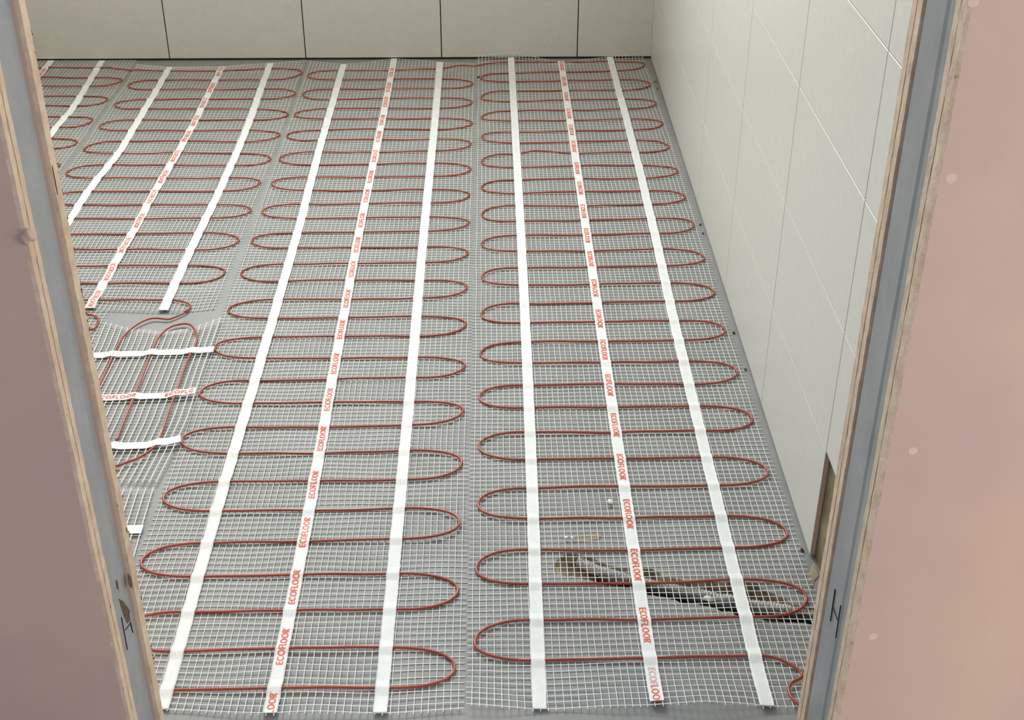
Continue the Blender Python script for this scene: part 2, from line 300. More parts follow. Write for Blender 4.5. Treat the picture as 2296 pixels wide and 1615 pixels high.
# window above the frame of view in the far wall
w = empty('window_1', (WIN[0], YBACK+0.05, WIN[2])); tag(w, 'white framed window high in the far tiled wall', 'window', kind='structure')
mb = MB()
for a, b in (((WIN[0], WIN[2]), (WIN[1], WIN[2]+.05)), ((WIN[0], WIN[3]-.05), (WIN[1], WIN[3])), ((WIN[0], WIN[2]+.05), (WIN[0]+.05, WIN[3]-.05)), ((WIN[1]-.05, WIN[2]+.05), (WIN[1], WIN[3]-.05)), ((-.754, WIN[2]+.05), (-.704, WIN[3]-.05))):
    mb.box((a[0], YBACK+.14, a[1]), (b[0], YBACK+.20, b[1]))
mb.build('window_frame', M['upvc'], w)
mb = MB(); mb.box((WIN[0]+.05, YBACK+.166, WIN[2]+.05), (-.754, YBACK+.172, WIN[3]-.05)); mb.build('window_pane', M['glass'], w)
mb = MB(); mb.box((-.704, YBACK+.166, WIN[2]+.05), (WIN[1]-.05, YBACK+.172, WIN[3]-.05)); mb.build('window_pane', M['glass'], w)

# right wall
mb = MB()
ys = [1.503+0.4075*k for k in range(6)] + [YBACK+0.009]
ys = [1.503-0.4075] + ys
zj2 = [0.004] + [0.0015+ROWH*k for k in range(1, 13)] + [HROOM]
for i in range(len(ys)-1):
    for k in range(len(zj2)-1):
        if i == 0 and k == 0: continue           # the tile that is missing beside the doorway
        y0 = max(ys[i], YFAR+0.001)
        tile_mesh(mb, lambda u, v, d: (XRIGHT+d, u, v), y0+0.0011, ys[i+1]-0.0011, zj2[k], zj2[k+1]-0.0014, ch=0.0005)
mb.box((XRIGHT+0.0072, 1.503, -0.03), (XRIGHT+0.12, YBACK+0.01, HROOM+0.1), 2)
mb.box((XRIGHT+0.0072, YFAR, ROWH), (XRIGHT+0.12, 1.503, HROOM+0.1), 2)
mb.box((XRIGHT+0.0085, YFAR, -0.03), (XRIGHT+0.12, 1.503, ROWH), 3)
wr = mb.build('wall_right', [M['tile'], M['tile_body'], M['joint_pale'], M['substrate']])
tag(wr, 'right wall of large pale tiles, one missing low beside the doorway', 'wall', kind='structure')
mb = MB(); mb.box((XLEFT-0.1, YFAR, -0.02), (XLEFT, YBACK+0.01, HROOM+0.1))
tag(mb.build('wall_left', M['white']), 'bare plaster left wall of the tiled room', 'wall', kind='structure')
mb = MB(); mb.box((XLEFT-0.1, 1.03, HROOM), (XRIGHT+0.3, YBACK+0.1, HROOM+0.1))
tag(mb.build('ceiling', M['white']), 'bare plaster ceiling of the tiled room', 'ceiling', kind='structure')

# doorway wall: plasterboard on both sides of open steel studs
wf = empty('wall_front', (0, 1.1, 0)); tag(wf, 'pink plasterboard partition with an unlined doorway and bare steel studs', 'wall', kind='structure')
def board(side, y0, y1, seed, rag=0.00018, rag_far=0.0, face=None):
    """one sheet of plasterboard; its cut edge at the jamb is a little ragged"""
    xj = XL if side < 0 else XR
    xo = -1.75 if side < 0 else 2.2
    n = 420; z = np.linspace(0, 2.05, n)
    r = np.random.default_rng(seed)
    def rough(a, sm):
        q = r.normal(0, 1, n); q = np.convolve(q, np.ones(sm)/sm, 'same')*math.sqrt(sm); return a*q
    e0 = xj + rough(rag, 3) + rough(rag*0.3, 25); e1 = xj + rough(rag, 3) + rough(rag*0.3, 25)
    k0 = y0 + rough(0.0001, 3); k1 = y1 + rough(0.0001+rag_far, 4) + np.abs(rough(rag_far, 14))
    mid = xj - side*0.0 + rough(rag*0.8, 2)
    cols = [np.c_[np.full(n, xo), np.full(n, y0), z], np.c_[e0 + side*0.004, np.full(n, y0), z], np.c_[e0, k0+0.0006, z], np.c_[mid, np.full(n, (y0+y1)/2), z], np.c_[e1, k1-0.0006, z], np.c_[e1+side*0.004, k1, z], np.c_[np.full(n, xo), np.full(n, y1), z]]
    V = np.stack(cols, 1).reshape(-1, 3); m = len(cols); f = []; mi = []
    for i in range(n-1):
        for j in range(m-1):
            q = (i*m+j, i*m+j+1, (i+1)*m+j+1, (i+1)*m+j)
            f.append(q if side < 0 else q[::-1]); mi.append(0 if j in (0, m-2) else 1)
    b = mk('plasterboard', V, f, [M['pink'], M['board_edge']], wf, False, mi)
    return b
bl_near = board(-1, 1.0680, 1.0795, 1)
bl_in = board(-1, 1.0808, 1.0920, 2)
bl_far = board(-1, 1.1620, 1.1800, 3, rag=0.00022, rag_far=0.00030)
br_near = board(1, 1.0420, 1.0550, 4)
br_in = board(1, 1.0563, 1.0690, 5)
br_far = board(1, 1.1510, 1.1650, 6)
br_out = board(1, 1.1662, 1.1800, 7)
mb = MB()
mb.box((-1.75, 1.06, 2.05), (2.2, 1.18, HROOM+0.1))
mb.build('lintel', M['pink'], wf)
# steel studs: a folded sheet with a shallow rib along its web
def stud(side, y0, y1, rec, prof):
    xj = (XL if side < 0 else XR) + side*rec
    pts = [(xj+side*0.045, y0)] + [(xj+side*d, y0+(y1-y0)*t) for t, d in prof] + [(xj+side*0.045, y1)]
    n = 30; z = np.linspace(0, 2.05, n)
    V = np.array([[(x, y, zz) for x, y in pts] for zz in z]).reshape(-1, 3); m = len(pts); f = []
    for i in range(n-1):
        for j in range(m-1):
            q = (i*m+j, i*m+j+1, (i+1)*m+j+1, (i+1)*m+j)
            f.append(q if side < 0 else q[::-1])
    return mk('steel_stud', V, f, M['steel'], wf)
sl = stud(-1, 1.0922, 1.1616, 0.0015, [(0.0, 0.0015), (0.03, 0.0), (0.56, 0.0), (0.60, 0.0012), (0.66, 0.0042), (0.96, 0.0048), (1.0, 0.006)])
sr = stud(1, 1.0692, 1.1470, 0.0015, [(0.0, 0.004), (0.05, 0.0012), (0.16, 0.0006), (0.22, 0.0030), (0.30, 0.0030), (0.36, 0.0012), (0.97, 0.0), (1.0, 0.003)])
# dark strip standing in for the shade between the right stud and the room-side board
mb = MB(); mb.box((XR+0.012, 1.1472, 0), (XR+0.05, 1.1508, 2.05)); mb.build('gap_shade_strip', M['board_gap'], wf)

def on_jamb(side, poly, name, m, parent, lift=0.0004, d0=0.0015):
    """a thin flake of ink or dirt on the stud, given by (y, z) corners"""
    xj = (XL if side < 0 else XR)+side*d0
    n = len(poly)
    V = [(xj-side*lift, y, z) for y, z in poly]+[(xj+side*0.0006, y, z) for y, z in poly]
    f = [tuple(range(n)), tuple(range(2*n-1, n-1, -1))]+[(i, (i+1) % n, n+(i+1) % n, n+i) for i in range(n)]
    return mk(name, V, f, m, parent)
def strokes(side, segs, parent):
    mb = MB(); xj = (XL if side < 0 else XR)+side*0.0012
    for i, (a, b) in enumerate(segs):
        a, b = np.array(a), np.array(b); d = b-a; L = np.linalg.norm(d); nn = np.array([-d[1], d[0]])/L*(0.00055 if i < 2 else 0.00035)
        P = [a+nn, b+nn*0.6, b-nn*0.6, a-nn]
        V = [(xj-side*0.0006, p[0], p[1]) for p in P]+[(xj+side*0.0006, p[0], p[1]) for p in P]
        mb.add(V, [(0, 1, 2, 3), (7, 6, 5, 4)]+[(k, (k+1) % 4, 4+(k+1) % 4, 4+k) for k in range(4)])
    o = mb.build('marker_line', M['pen'], parent); o['label'] = 'black hand-drawn mark like a crooked letter H'
strokes(-1, penL, sl); strokes(1, penR, sr)
for s in stainL[:2]: on_jamb(-1, s, 'dirt_stain', M['rust'], sl, lift=0.0006)
on_jamb(-1, stainL[2], 'dirt_stain', M['rust'], bl_far, lift=0.0006, d0=0.0)
# screw heads filled over on the near face, a lump of plaster on the left
for k, (x, z) in enumerate(spots):
    r = 0.0042 if k else 0.0044
    a = np.linspace(0, 2*math.pi, 20, endpoint=False)
    rr = r*(1+0.04*np.sin(3*a+k))
    V = [(x+c*q, 1.0419, z+s*q) for c, s, q in zip(np.cos(a), np.sin(a), rr)]+[(x+1.15*c*q, 1.0421, z+1.15*s*q) for c, s, q in zip(np.cos(a), np.sin(a), rr)]
    mk('filler_spot', V, [tuple(range(20))]+[(i, 20+i, 20+(i+1) % 20, (i+1) % 20) for i in range(20)], M['filler'], br_near)
def lump(name, c, r, seed, m, parent=None, sq=(1, 1, 1)):
    bm = bmesh.new(); bmesh.ops.create_icosphere(bm, subdivisions=3, radius=1.0)
    nz = np.random.default_rng(seed).uniform(0, 6.28, 9)
    for v in bm.verts:
        d = v.co.normalized()
        k = 1+0.22*math.sin(3*d.x+nz[0]+2*d.z)+0.18*math.sin(4*d.y+nz[1]+d.x)+0.1*math.sin(7*d.z+nz[2]+3*d.y)
        v.co = Vector((d.x*sq[0], d.y*sq[1], d.z*sq[2]))*k*r
    V = np.array([v.co[:] for v in bm.verts])+np.array(c); F = [[v.index for v in f.verts] for f in bm.faces]
    bm.free(); return mk(name, V, F, m, parent, True)
lump('plaster_lump', (XL+0.001, 1.0675, 0.7515), 0.0065, 5, M['pink'], bl_near, (0.8, 0.5, 1.2))
# torn paper and dirt along the room-side edge of the left board
mb = MB()
r = np.random.default_rng(12)
for z in list(r.uniform(0.02, 0.95, 60)) + list(r.normal(0.715, 0.004, 8)) + list(r.normal(0.615, 0.022, 40)) + list(r.normal(0.365, 0.004, 10)):
    s = r.uniform(0.0007, 0.0020); y = 1.1800+r.uniform(-0.0014, 0.0008); x = XL+r.uniform(-0.001, 0.0004)
    V = [(x+r.normal(0, s*.3), y+r.normal(0, s*.7), z+r.normal(0, s)) for _ in range(6)]
    mb.add(V, [(0, 1, 2), (0, 2, 3), (0, 3, 4), (1, 2, 5), (2, 3, 5), (0, 4, 1), (3, 4, 5), (4, 1, 5)])
mb.build('torn_paper', M['rust'], bl_far)
mb = MB()
for (y, z, s, l) in ((1.1648, 0.763, 0.0007, 0.0150), (1.1745, 0.330, 0.0006, 0.004)):
    V = [(XL+0.0007, y-s, z+l*.2), (XL+0.0007, y, z+l), (XL+0.0007, y+s, z), (XL+0.0007, y+s*.3, z-l)]
    mb.add(V+[(XL-0.003, p[1], p[2]) for p in V], [(0, 1, 2, 3), (7, 6, 5, 4)]+[(k, (k+1) % 4, 4+(k+1) % 4, 4+k) for k in range(4)])
mb.build('gouge', M['rust'], bl_far)

# ------------------------------------------------------------------ things in the chase and loose on the floor
P = catmull([(x, y+0.002, -0.0105) for x, y in conduit]+[(0.50, 1.368, -0.010)], 0.0011)
s = np.arange(len(P))*0.0011
rad = 0.0080+0.0011*np.sign(np.sin(s*2*math.pi/0.0044))*np.abs(np.sin(s*2*math.pi/0.0044))**0.5
V, f = tube(P, rad, 16)
tag(mk('conduit', V, f, M['conduit'], None, True), 'grey corrugated conduit lying in the broken chase under the mesh', 'conduit')
cp = np.array(catmull([(x, y+0.002, 0) for x, y in conduit]+[(0.50, 1.368, 0)], 0.002))[:, :2]
beside = []
for x, y in blackc+[[0.50, 1.349]]:          # keep clear of the conduit it lies against
    y -= 0.001
    while np.min(np.hypot(cp[:, 0]-x, cp[:, 1]-y)) < 0.0162: y -= 0.0005
    beside.append((x, y, -0.0085))
P = catmull(beside, 0.004)
P[:, 2] += 0.002*np.sin(np.linspace(0, 9, len(P)))
V, f = tube(P, 0.0062, 12)
tag(mk('electric_cable', V, f, M['black'], None, True), 'black cable lying beside the grey conduit in the chase', 'cable')
tag(lump('mortar_lump', (0.304, 1.4165, -0.0005), 0.0052, 3, M['plaster'], None, (1.5, 1.0, .7)), 'white lump of mortar stuck on the conduit in the chase', 'mortar')
ch_l = ('curled white plaster chip beside the printed tape of the right-hand mat', 'tiny white plaster fleck left of its twin above the chase', 'tiny white plaster fleck at the left end of the tan smear')
for k, ((x, y), r_) in enumerate(zip(chips, (0.0042, 0.0020, 0.0022))):
    tag(lump('plaster_chip', (x, y, 0.0052), r_, 20+k, M['plaster'], None, (1.1, 1.3, .45)), ch_l[k], 'plaster chip', 'white plaster chips on the floor')
def patch(name, pts, m, z=0.0008):
    n = len(pts); c = np.mean(pts, 0)
    V = [(x, y, z*0.6) for x, y in pts]+[(c[0]+(x-c[0])*.75, c[1]+(y-c[1])*.75, z) for x, y in pts]+[(x, y, -0.0005) for x, y in pts]
    f = [tuple(range(n, 2*n))]+[(i, (i+1) % n, n+(i+1) % n, n+i) for i in range(n)]+[(2*n+i, 2*n+(i+1) % n, (i+1) % n, i) for i in range(n)]
    return mk(name, V, f, m, None, True)
tag(patch('dust_smear', smear, M['tan']), 'thin tan smear of dust under the mesh above the chase', 'dust')
tag(patch('dust_patch', dust, M['tan']), 'tan patch of dust on the floor below the missing wall tile', 'dust')
for k, (x, y) in enumerate(crumbs):
    if k == 6:
        tag(lump('floor_plug', (x, y, 0.004), 0.0030, 40, M['black'], None, (1, 1, .9)), 'tiny black stub beside the first left loop of the right-hand mat', 'plug')
    else:
        x = min(x, 0.459)
        tag(lump('mortar_crumb', (x, y, 0.0022), 0.0028 if k == 0 else 0.0022, 30+k, M['rust'] if k else M['board_gap'], None, (1, 1.4, .7)),
            'dark mortar crumb on the bare floor near the missing tile' if k == 0 else 'dark mortar crumb in the gap along the right tiled wall', 'crumb', None if k == 0 else 'mortar crumbs along the right wall')

# ------------------------------------------------------------------ heating mats
CABR = 0.0020
def thread_mesh(nodes, halfw, hgt, jitter=None):
    """nodes: (threads, points, 3) -> triangular-section strips"""
    N, K, _ = nodes.shape
    T = np.gradient(nodes, axis=1); T[..., 2] = 0; T /= np.linalg.norm(T, axis=2, keepdims=True)+1e-12
    S = np.stack([T[..., 1], -T[..., 0], np.zeros_like(T[..., 0])], -1)
    up = np.array([0, 0, hgt])
    V = np.stack([nodes-S*halfw, nodes+up, nodes+S*halfw], 2)            # N,K,3,3
    idx = np.arange(N*K*3).reshape(N, K, 3)
    q = []
    for a, b in ((0, 1), (1, 2), (2, 0)):
        q.append(np.stack([idx[:, :-1, a], idx[:, :-1, b], idx[:, 1:, b], idx[:, 1:, a]], -1).reshape(-1, 4))
    return V.reshape(-1, 3), np.concatenate(q)
def fast_mesh(name, V, Q, m, parent):
    me = bpy.data.meshes.new(name); V = V-np.array(parent_origin(parent))
    me.vertices.add(len(V)); me.vertices.foreach_set('co', V.astype(np.float32).ravel())
    me.loops.add(Q.size); me.loops.foreach_set('vertex_index', Q.astype(np.int32).ravel())
    me.polygons.add(len(Q)); me.polygons.foreach_set('loop_start', np.arange(0, Q.size, 4, dtype=np.int32))
    me.materials.append(m); me.update(calc_edges=True); me.validate()
    o = bpy.data.objects.new(name, me); COL.objects.link(o); o.parent = parent; return o

def make_net(parent, X, Y, W, along_x_fat, zf, seed, fat_k=1.0):
    """X, Y: node grids (columns i across x, rows j along y) -> one woven mesh"""
    r = np.random.default_rng(seed)
    nx, ny = X.shape
    Z = zf(X, Y)
    nodes = np.stack([X, Y, Z], -1)
    def extend(n, lo, hi):      # free thread ends past the last crossing
        a = n[:, :1]+(n[:, :1]-n[:, 1:2])*(lo+(hi-lo)*r.random((n.shape[0], 1, 1))); b = n[:, -1:]+(n[:, -1:]-n[:, -2:-1])*(lo+(hi-lo)*r.random((n.shape[0], 1, 1)))
        return np.concatenate([a, n, b], 1)
    long_, short_ = (0.62, 0.85), (0.20, 0.45)
    warp = extend(nodes, *(short_ if along_x_fat else long_)); weft = extend(np.swapaxes(nodes, 0, 1), *(long_ if along_x_fat else short_)).copy()
    weft[..., 2] += 0.0003
    fat, thin = 0.00086*fat_k, 0.00068
    V1, Q1 = thread_mesh(warp, thin if along_x_fat else fat, 0.00052)
    V2, Q2 = thread_mesh(weft, fat if along_x_fat else thin, 0.00052)
    return fast_mesh('glass_fibre_mesh', np.concatenate([V1, V2]), np.concatenate([Q1, Q2+len(V1)]), M['thread'], parent)

def grid(x0f, x1f, y0f, y1f, px, py, seed, wob=1.0):
    """node grid between wavy limits; x0f/x1f of y, y0f/y1f of x"""
    xm0, xm1 = x0f(2.5), x1f(2.5); ym0, ym1 = float(np.mean([y0f(xm0), y0f(xm1)])), float(np.mean([y1f(xm0), y1f(xm1)]))
    nx = int(round((xm1-xm0)/px))+1; ny = int(round((ym1-ym0)/py))+1
    u = np.linspace(0, 1, nx)[:, None]; y = np.linspace(ym0, ym1, ny)[None, :]
    r = np.random.default_rng(seed)
    X = x0f(y)+(x1f(y)-x0f(y))*u + 0*y
    Y = y+0*X
    d0 = y0f(X)-ym0; d1 = y1f(X)-ym1
    s0 = np.clip((ym0+0.16-Y)/0.16, 0, 1)**2; s1 = np.clip((Y-ym1+0.10)/0.10, 0, 1)**2
    Y = Y+d0*s0+d1*s1
    n1, n2 = Noise(seed+1, 26), Noise(seed+2, 34)
    Y = Y+wob*(0.0011*n1(X*1.0, Y*1.6))+wob*r.normal(0, 0.00045, (1, ny))
    X = X+wob*0.0007*n2(X, Y*0.6)+r.normal(0, 0.00025, (nx, 1))
    return X, Y

def tape(parent, pts, W, zf, bumps, seed, name='fixing_tape', along='y', step=0.0010, label=None):
    """pts: centre line (x, y); bumps: positions along the tape of the cables under it"""
    P = catmull([(a, b, 0) for a, b in pts], step)[:, :2]
    T = np.gradient(P, axis=0); T /= np.linalg.norm(T, axis=1)[:, None]; S = np.c_[T[:, 1], -T[:, 0]]
    if S[0, 0] < 0 and along == 'y': S = -S
    r = np.random.default_rng(seed); ns = Noise(seed, 90)
    k = 7; offs = np.linspace(-W/2, W/2, k)
    G = P[:, None, :]+offs[None, :, None]*S[:, None, :]
    G[:, 0] += S*0.00025*ns(P[:, 0]*3, P[:, 1]*3)[:, None]; G[:, -1] += S*0.00025*ns(P[:, 0]*3+5, P[:, 1]*3)[:, None]
    z = zf(G[..., 0], G[..., 1])+0.0013+0.0002*ns(G[..., 0], G[..., 1])
    z = z+tape_bump(G, bumps, along)
    n = len(P)
    V = np.concatenate([np.dstack([G, z]).reshape(-1, 3), np.dstack([G, z-0.00045]).reshape(-1, 3)])
    f = []; m = n*k
    for i in range(n-1):
        for j in range(k-1):
            a = i*k+j; f.append((a, a+1, a+k+1, a+k)); f.append((m+a, m+a+k, m+a+k+1, m+a+1))
        for j in (0, k-1):
            a = i*k+j; f.append((a, a+k, m+a+k, m+a))
    for i in (0, n-1):
        for j in range(k-1):
            a = i*k+j; f.append((a, a+1, m+a+1, m+a))
    o = mk(name, V, f, M['tape'], parent, True)
    if label: o['label'] = label
    return o
def tape_bump(G, bumps, along):
    ax = 1 if along == 'y' else 0
    q = G[..., ax]; z = np.zeros(q.shape)
    for b in bumps:
        d = np.abs(q-b)
        t = np.clip(1.0-np.clip(d-0.0010, 0, None)/0.0135, 0, 1)
        z = np.maximum(z, 1.55*CABR*(0.7*t+0.3*t*t*(3-2*t)))
    return z

# block letters in a unit cap height, built of small quads that drape over the tape
def ring(cx, cy, rx, ry, t, a0=0, a1=360, n=20):
    a = np.radians(np.linspace(a0, a1, n+1)); q = []
    for i in range(n):
        c0, s0, c1, s1 = math.cos(a[i]), math.sin(a[i]), math.cos(a[i+1]), math.sin(a[i+1])
        q.append([(cx+rx*c0, cy+ry*s0), (cx+rx*c1, cy+ry*s1), (cx+(rx-t)*c1, cy+(ry-t)*s1), (cx+(rx-t)*c0, cy+(ry-t)*s0)])
    return q
def bar(x0, y0, x1, y1, n=4):
    q = []
    if x1-x0 > y1-y0:
        e = np.linspace(x0, x1, n+1)
        for i in range(n): q.append([(e[i], y0), (e[i+1], y0), (e[i+1], y1), (e[i], y1)])
    else:
        e = np.linspace(y0, y1, n+1)
        for i in range(n): q.append([(x0, e[i]), (x1, e[i]), (x1, e[i+1]), (x0, e[i+1])])
    return q
TK = 0.175
GLY = {'E': (0.56, bar(0, 0, TK, 1)+bar(TK, 0, .56, TK)+bar(TK, .5-TK/2, .52, .5+TK/2)+bar(TK, 1-TK, .56, 1)),
       'C': (0.84, ring(.5, .5, .5, .5, TK, 42, 318, 18)),
       'O': (0.98, ring(.49, .5, .49, .5, TK)),
       'F': (0.55, bar(0, 0, TK, 1)+bar(TK, .46-TK/2, .50, .46+TK/2)+bar(TK, 1-TK, .55, 1)),
       'L': (0.53, bar(0, 0, TK, 1)+bar(TK, 0, .53, TK)),
       'R': (0.66, bar(0, 0, TK, 1)+bar(TK, 1-TK, .34, 1, 2)+bar(TK, .42, .34, .42+TK*.9, 2)+ring(.34, .715, .285, .285, TK, -90, 90, 9)
             + [[(.24, .44), (.44, .44), (.68, 0), (.45, 0)]])}
WORD = 'ECOFLOOR'
def lettering(parent, mid, direction, ct, W, zf, bumps, along='y', lo=-9, hi=9, faded=None, L=0.0695):
    """mid: centre of the word along the tape; direction: +1 reads towards +y (or +x)"""
    gap = 0.13; tot = sum(GLY[c][0] for c in WORD)+gap*(len(WORD)-1)
    sc = L/tot; cap = W*0.53
    quads = {0: [], 1: []}
    x = 0
    for i, c in enumerate(WORD):
        for qd in GLY[c][1]:
            quads[1 if faded and i < faded else 0].append([((px+x)*sc-L/2, (py-0.5)*cap) for px, py in qd])
        x += GLY[c][0]+gap
    if along == 'y':
        quads[0] += [[(px*0.0011+L/2+0.0014, py*0.0011+cap*0.42) for px, py in qd] for qd in ring(0, 0, 1, 1, .45, 0, 360, 10)]
    for key, ql in quads.items():
        V = []; f = []
        fine = []
        for qd in ql:                      # cut along the word so that it follows the cable humps
            Q = np.array(qd); m_ = max(1, int(math.ceil((Q[:, 0].max()-Q[:, 0].min())/0.0011)))
            e = 0 if abs(Q[1, 0]-Q[0, 0])+abs(Q[2, 0]-Q[3, 0]) >= abs(Q[3, 0]-Q[0, 0])+abs(Q[2, 0]-Q[1, 0]) else 1
            if e: Q = Q[[3, 0, 1, 2]]
            for i in range(m_):
                a, c = i/m_, (i+1)/m_
                fine.append([tuple(Q[0]+(Q[1]-Q[0])*a), tuple(Q[0]+(Q[1]-Q[0])*c), tuple(Q[3]+(Q[2]-Q[3])*c), tuple(Q[3]+(Q[2]-Q[3])*a)])
        for qd in fine:
            w = []
            for s, t in qd:
                if along == 'y':
                    y = mid+direction*s; xx = ct(y)-direction*t; w.append((xx, y))
                else:
                    xx = mid+s; w.append((xx, ct(xx)+t))
            ax = 1 if along == 'y' else 0
            cc = np.mean([p[ax] for p in w])
            if not (lo < cc < hi): continue
            G = np.array(w); z = zf(G[:, 0], G[:, 1])+0.0013+0.00060+tape_bump(G, bumps, along)
            k = len(V); V += [(p[0], p[1], zz) for p, zz in zip(w, z)]; f.append((k, k+1, k+2, k+3))
        if V:
            o = mk('printed_lettering', V, f, M['print' if key == 0 else 'faded'], parent, True)
            o['label'] = 'red printed word in block capitals' if key == 0 else 'pale rubbed-off part of a red printed word'

def uturn(p_in, tip, p_out, n=10):
    """rounded return bend from row end p_in to row end p_out through the tip"""
    a, t, b = map(np.array, (p_in, tip, p_out)); k = 0.60
    def bez(p0, c0, c1, p1):
        s = np.linspace(0, 1, n)[:, None]
        return (1-s)**3*p0+3*(1-s)**2*s*c0+3*(1-s)*s*s*c1+s**3*p1
    q1 = bez(a, np.array([a[0]+(t[0]-a[0])*k, a[1]]), np.array([t[0], t[1]+(a[1]-t[1])*k]), t)
    q2 = bez(t, np.array([t[0], t[1]+(b[1]-t[1])*k]), np.array([b[0]+(t[0]-b[0])*k, b[1]]), b)
    return np.vstack([q1, q2[1:]])
def cable_path(rows, xs, tips, first_right, starts=None, ends=None, hidden=None, bulge=None):
    """serpentine: rows = y at the three tapes; tips[k] = bend between row k and k+1"""
    pts = [] if starts is None else [tuple(p) for p in starts]
    n = len(rows)
    for k in range(n):
        right = (k % 2 == 0) == first_right          # travels towards +x?
        order = (0, 1, 2) if right else (2, 1, 0)
        row = [(xs[j], rows[k][j]) for j in order]
        # densify the straight part with a faint wander
        dense = []
        for (a, b) in zip(row[:-1], row[1:]):
            for t in np.linspace(0, 1, 6, endpoint=False):
                dense.append((a[0]+(b[0]-a[0])*t, a[1]+(b[1]-a[1])*t+0.0006*math.sin(40*(a[0]+(b[0]-a[0])*t)+k*1.7)*math.sin(math.pi*t)))
        dense.append(row[-1])
        if bulge is not None and k == bulge[0]:
            j = [i for i, p in enumerate(dense) if not (min(q[0] for q in bulge[1])-.03 < p[0] < max(q[0] for q in bulge[1])+.04)]
            keep = [dense[i] for i in j]+[tuple(p) for p in bulge[1]]
            dense = sorted(keep, key=lambda p: p[0] if right else -p[0])
        pts += dense
        if k < n-1:
            tip = tips[k]
            if tip is None:
                tip = (xs[2]+0.095 if right else xs[0]-0.095, (rows[k][order[2]]+rows[k+1][order[2]])/2)
            e = order[2]; sgn = 1 if right else -1
            a = (xs[e]+sgn*0.014, rows[k][e]); b = (xs[e]+sgn*0.014, rows[k+1][e])
            pts += [tuple(p) for p in uturn(a, tip, b)]
    if ends is not None: pts += [tuple(p) for p in ends]
    return pts
def lay_cable(parent, ptlists, zf, name='heating_cable', step=0.0035, lift=0.0, z0=None):
    mb = MB()
    for pts in ptlists:
        P = catmull([(a, b, 0) for a, b in pts], step)
        P[:, 2] = zf(P[:, 0], P[:, 1])+0.0001+CABR+lift
        if z0 is not None:            # comes down from the mat it is joined to
            t = np.clip(np.arange(len(P))*step/0.07, 0, 1); t = t*t*(3-2*t)
            P[:, 2] = (z0+CABR)*(1-t)+P[:, 2]*t; z0 = None
        v, f = tube(P, CABR, 8); mb.add(v, f)
    return mb.build(name, M['cable'], parent, True)

def base_z(seed, amp=0.0026, lo=0.0006):
    n1, n2 = Noise(seed, 22), Noise(seed+9, 55)
    return lambda x, y: lo+amp*np.clip(0.45+0.40*n1(x, y)+0.15*n2(x, y), 0, 1.3)
def lerpf(xp, yp):
    xp, yp = np.asarray(xp, float), np.asarray(yp, float)
    return lambda x: np.interp(x, xp, yp)
GROUP = 'sections of red cable heating mat'

def mat_thing(label, loc):
    t = empty('heating_mat', loc); tag(t, label, 'heating mat', GROUP); return t

# ---- right-hand run
def run_R():
    t = mat_thing('rightmost heating mat, full length along the tiled side wall, partly over the chase', (0.2, 1.25, 0))
    zb = base_z(101)
    ytop = lerpf([-.05, -.03, .063, .13, .205, .30, .36, .46], [3.718, 3.721, 3.730, 3.718, 3.697, 3.708, 3.718, 3.728])
    ybot = lerpf([-.05, .0, .05, .15, .20, .36, .47], [1.213, 1.2085, 1.2070, 1.2095, 1.2105, 1.2060, 1.2045])
    def zf(x, y):
        z = zb(x, y)
        d = np.clip((1.285-np.asarray(y))/0.075, 0, 1)
        z = z+d**1.6*np.interp(x, [-.04, .0, .04, .07, .12, .16, .20, .23, .27, .31, .35, .38, .45], [.0075, .0065, .0030, .0018, .0030, .0045, .0045, .0075, .0115, .0085, .0030, .0030, .0065])
        return z+np.clip(np.asarray(y)-3.700, 0, None)*0.25
    X, Y = grid(lerpf([1.2, 3.75], [-.0300, -.0325]), lerpf([1.2, 1.5, 2.1, 3.2, 3.75], [.4525, .4512, .4462, .4485, .4400]), ybot, ytop, .0098, .0116, 11)
    Yw = np.minimum(Y, 3.7165); 
    make_net(t, X, Yw, None, True, lambda a, b: zf(X, np.minimum(Y, 3.7165))+np.clip(Y-3.7165, 0, None), 11)
    xs = (.0615, .2065, .3505)
    rows = R_rows
    lay_cable(t, [cable_path(rows, xs, R_tips, True, starts=[(-.0405, 3.6560)]+[tuple(R_start[2])], ends=R_end, bulge=(9, R_bulge))], zf)
    cl = [(.0608, 3.7165), (.0637, 2.62), (.0626, 1.90), (.0572, 1.2078)], [(.2046, 3.700), (.2065, 2.5), (.2070, 1.9), (.2085, 1.2145)], [(.3475, 3.7165), (.3540, 3.007), (.3530, 2.558), (.3494, 2.05), (.3496, 1.2058)]
    for j in range(3):
        b = [r_[j] for r_ in rows]
        tp = tape(t, cl[j], .0188, zf, b, 60+j, label='tape printed with a repeated red word' if j == 1 else 'plain white tape')
        if j == 1:
            c = np.array(cl[j]); ct = lambda y, c=c: np.interp(y, c[::-1, 1], c[::-1, 0])
            mids = letters['R']; mids = mids[:12]+[(mids[11]+mids[12])/2]*0+mids[12:]
            ms = sorted(set(mids+[2.0915]), reverse=True)
            for m_ in ms:
                lettering(tp, m_, -1, ct, .0188, zf, b, lo=1.214, hi=3.699, faded=4 if m_ < 1.26 else None)
    return t
run_R()

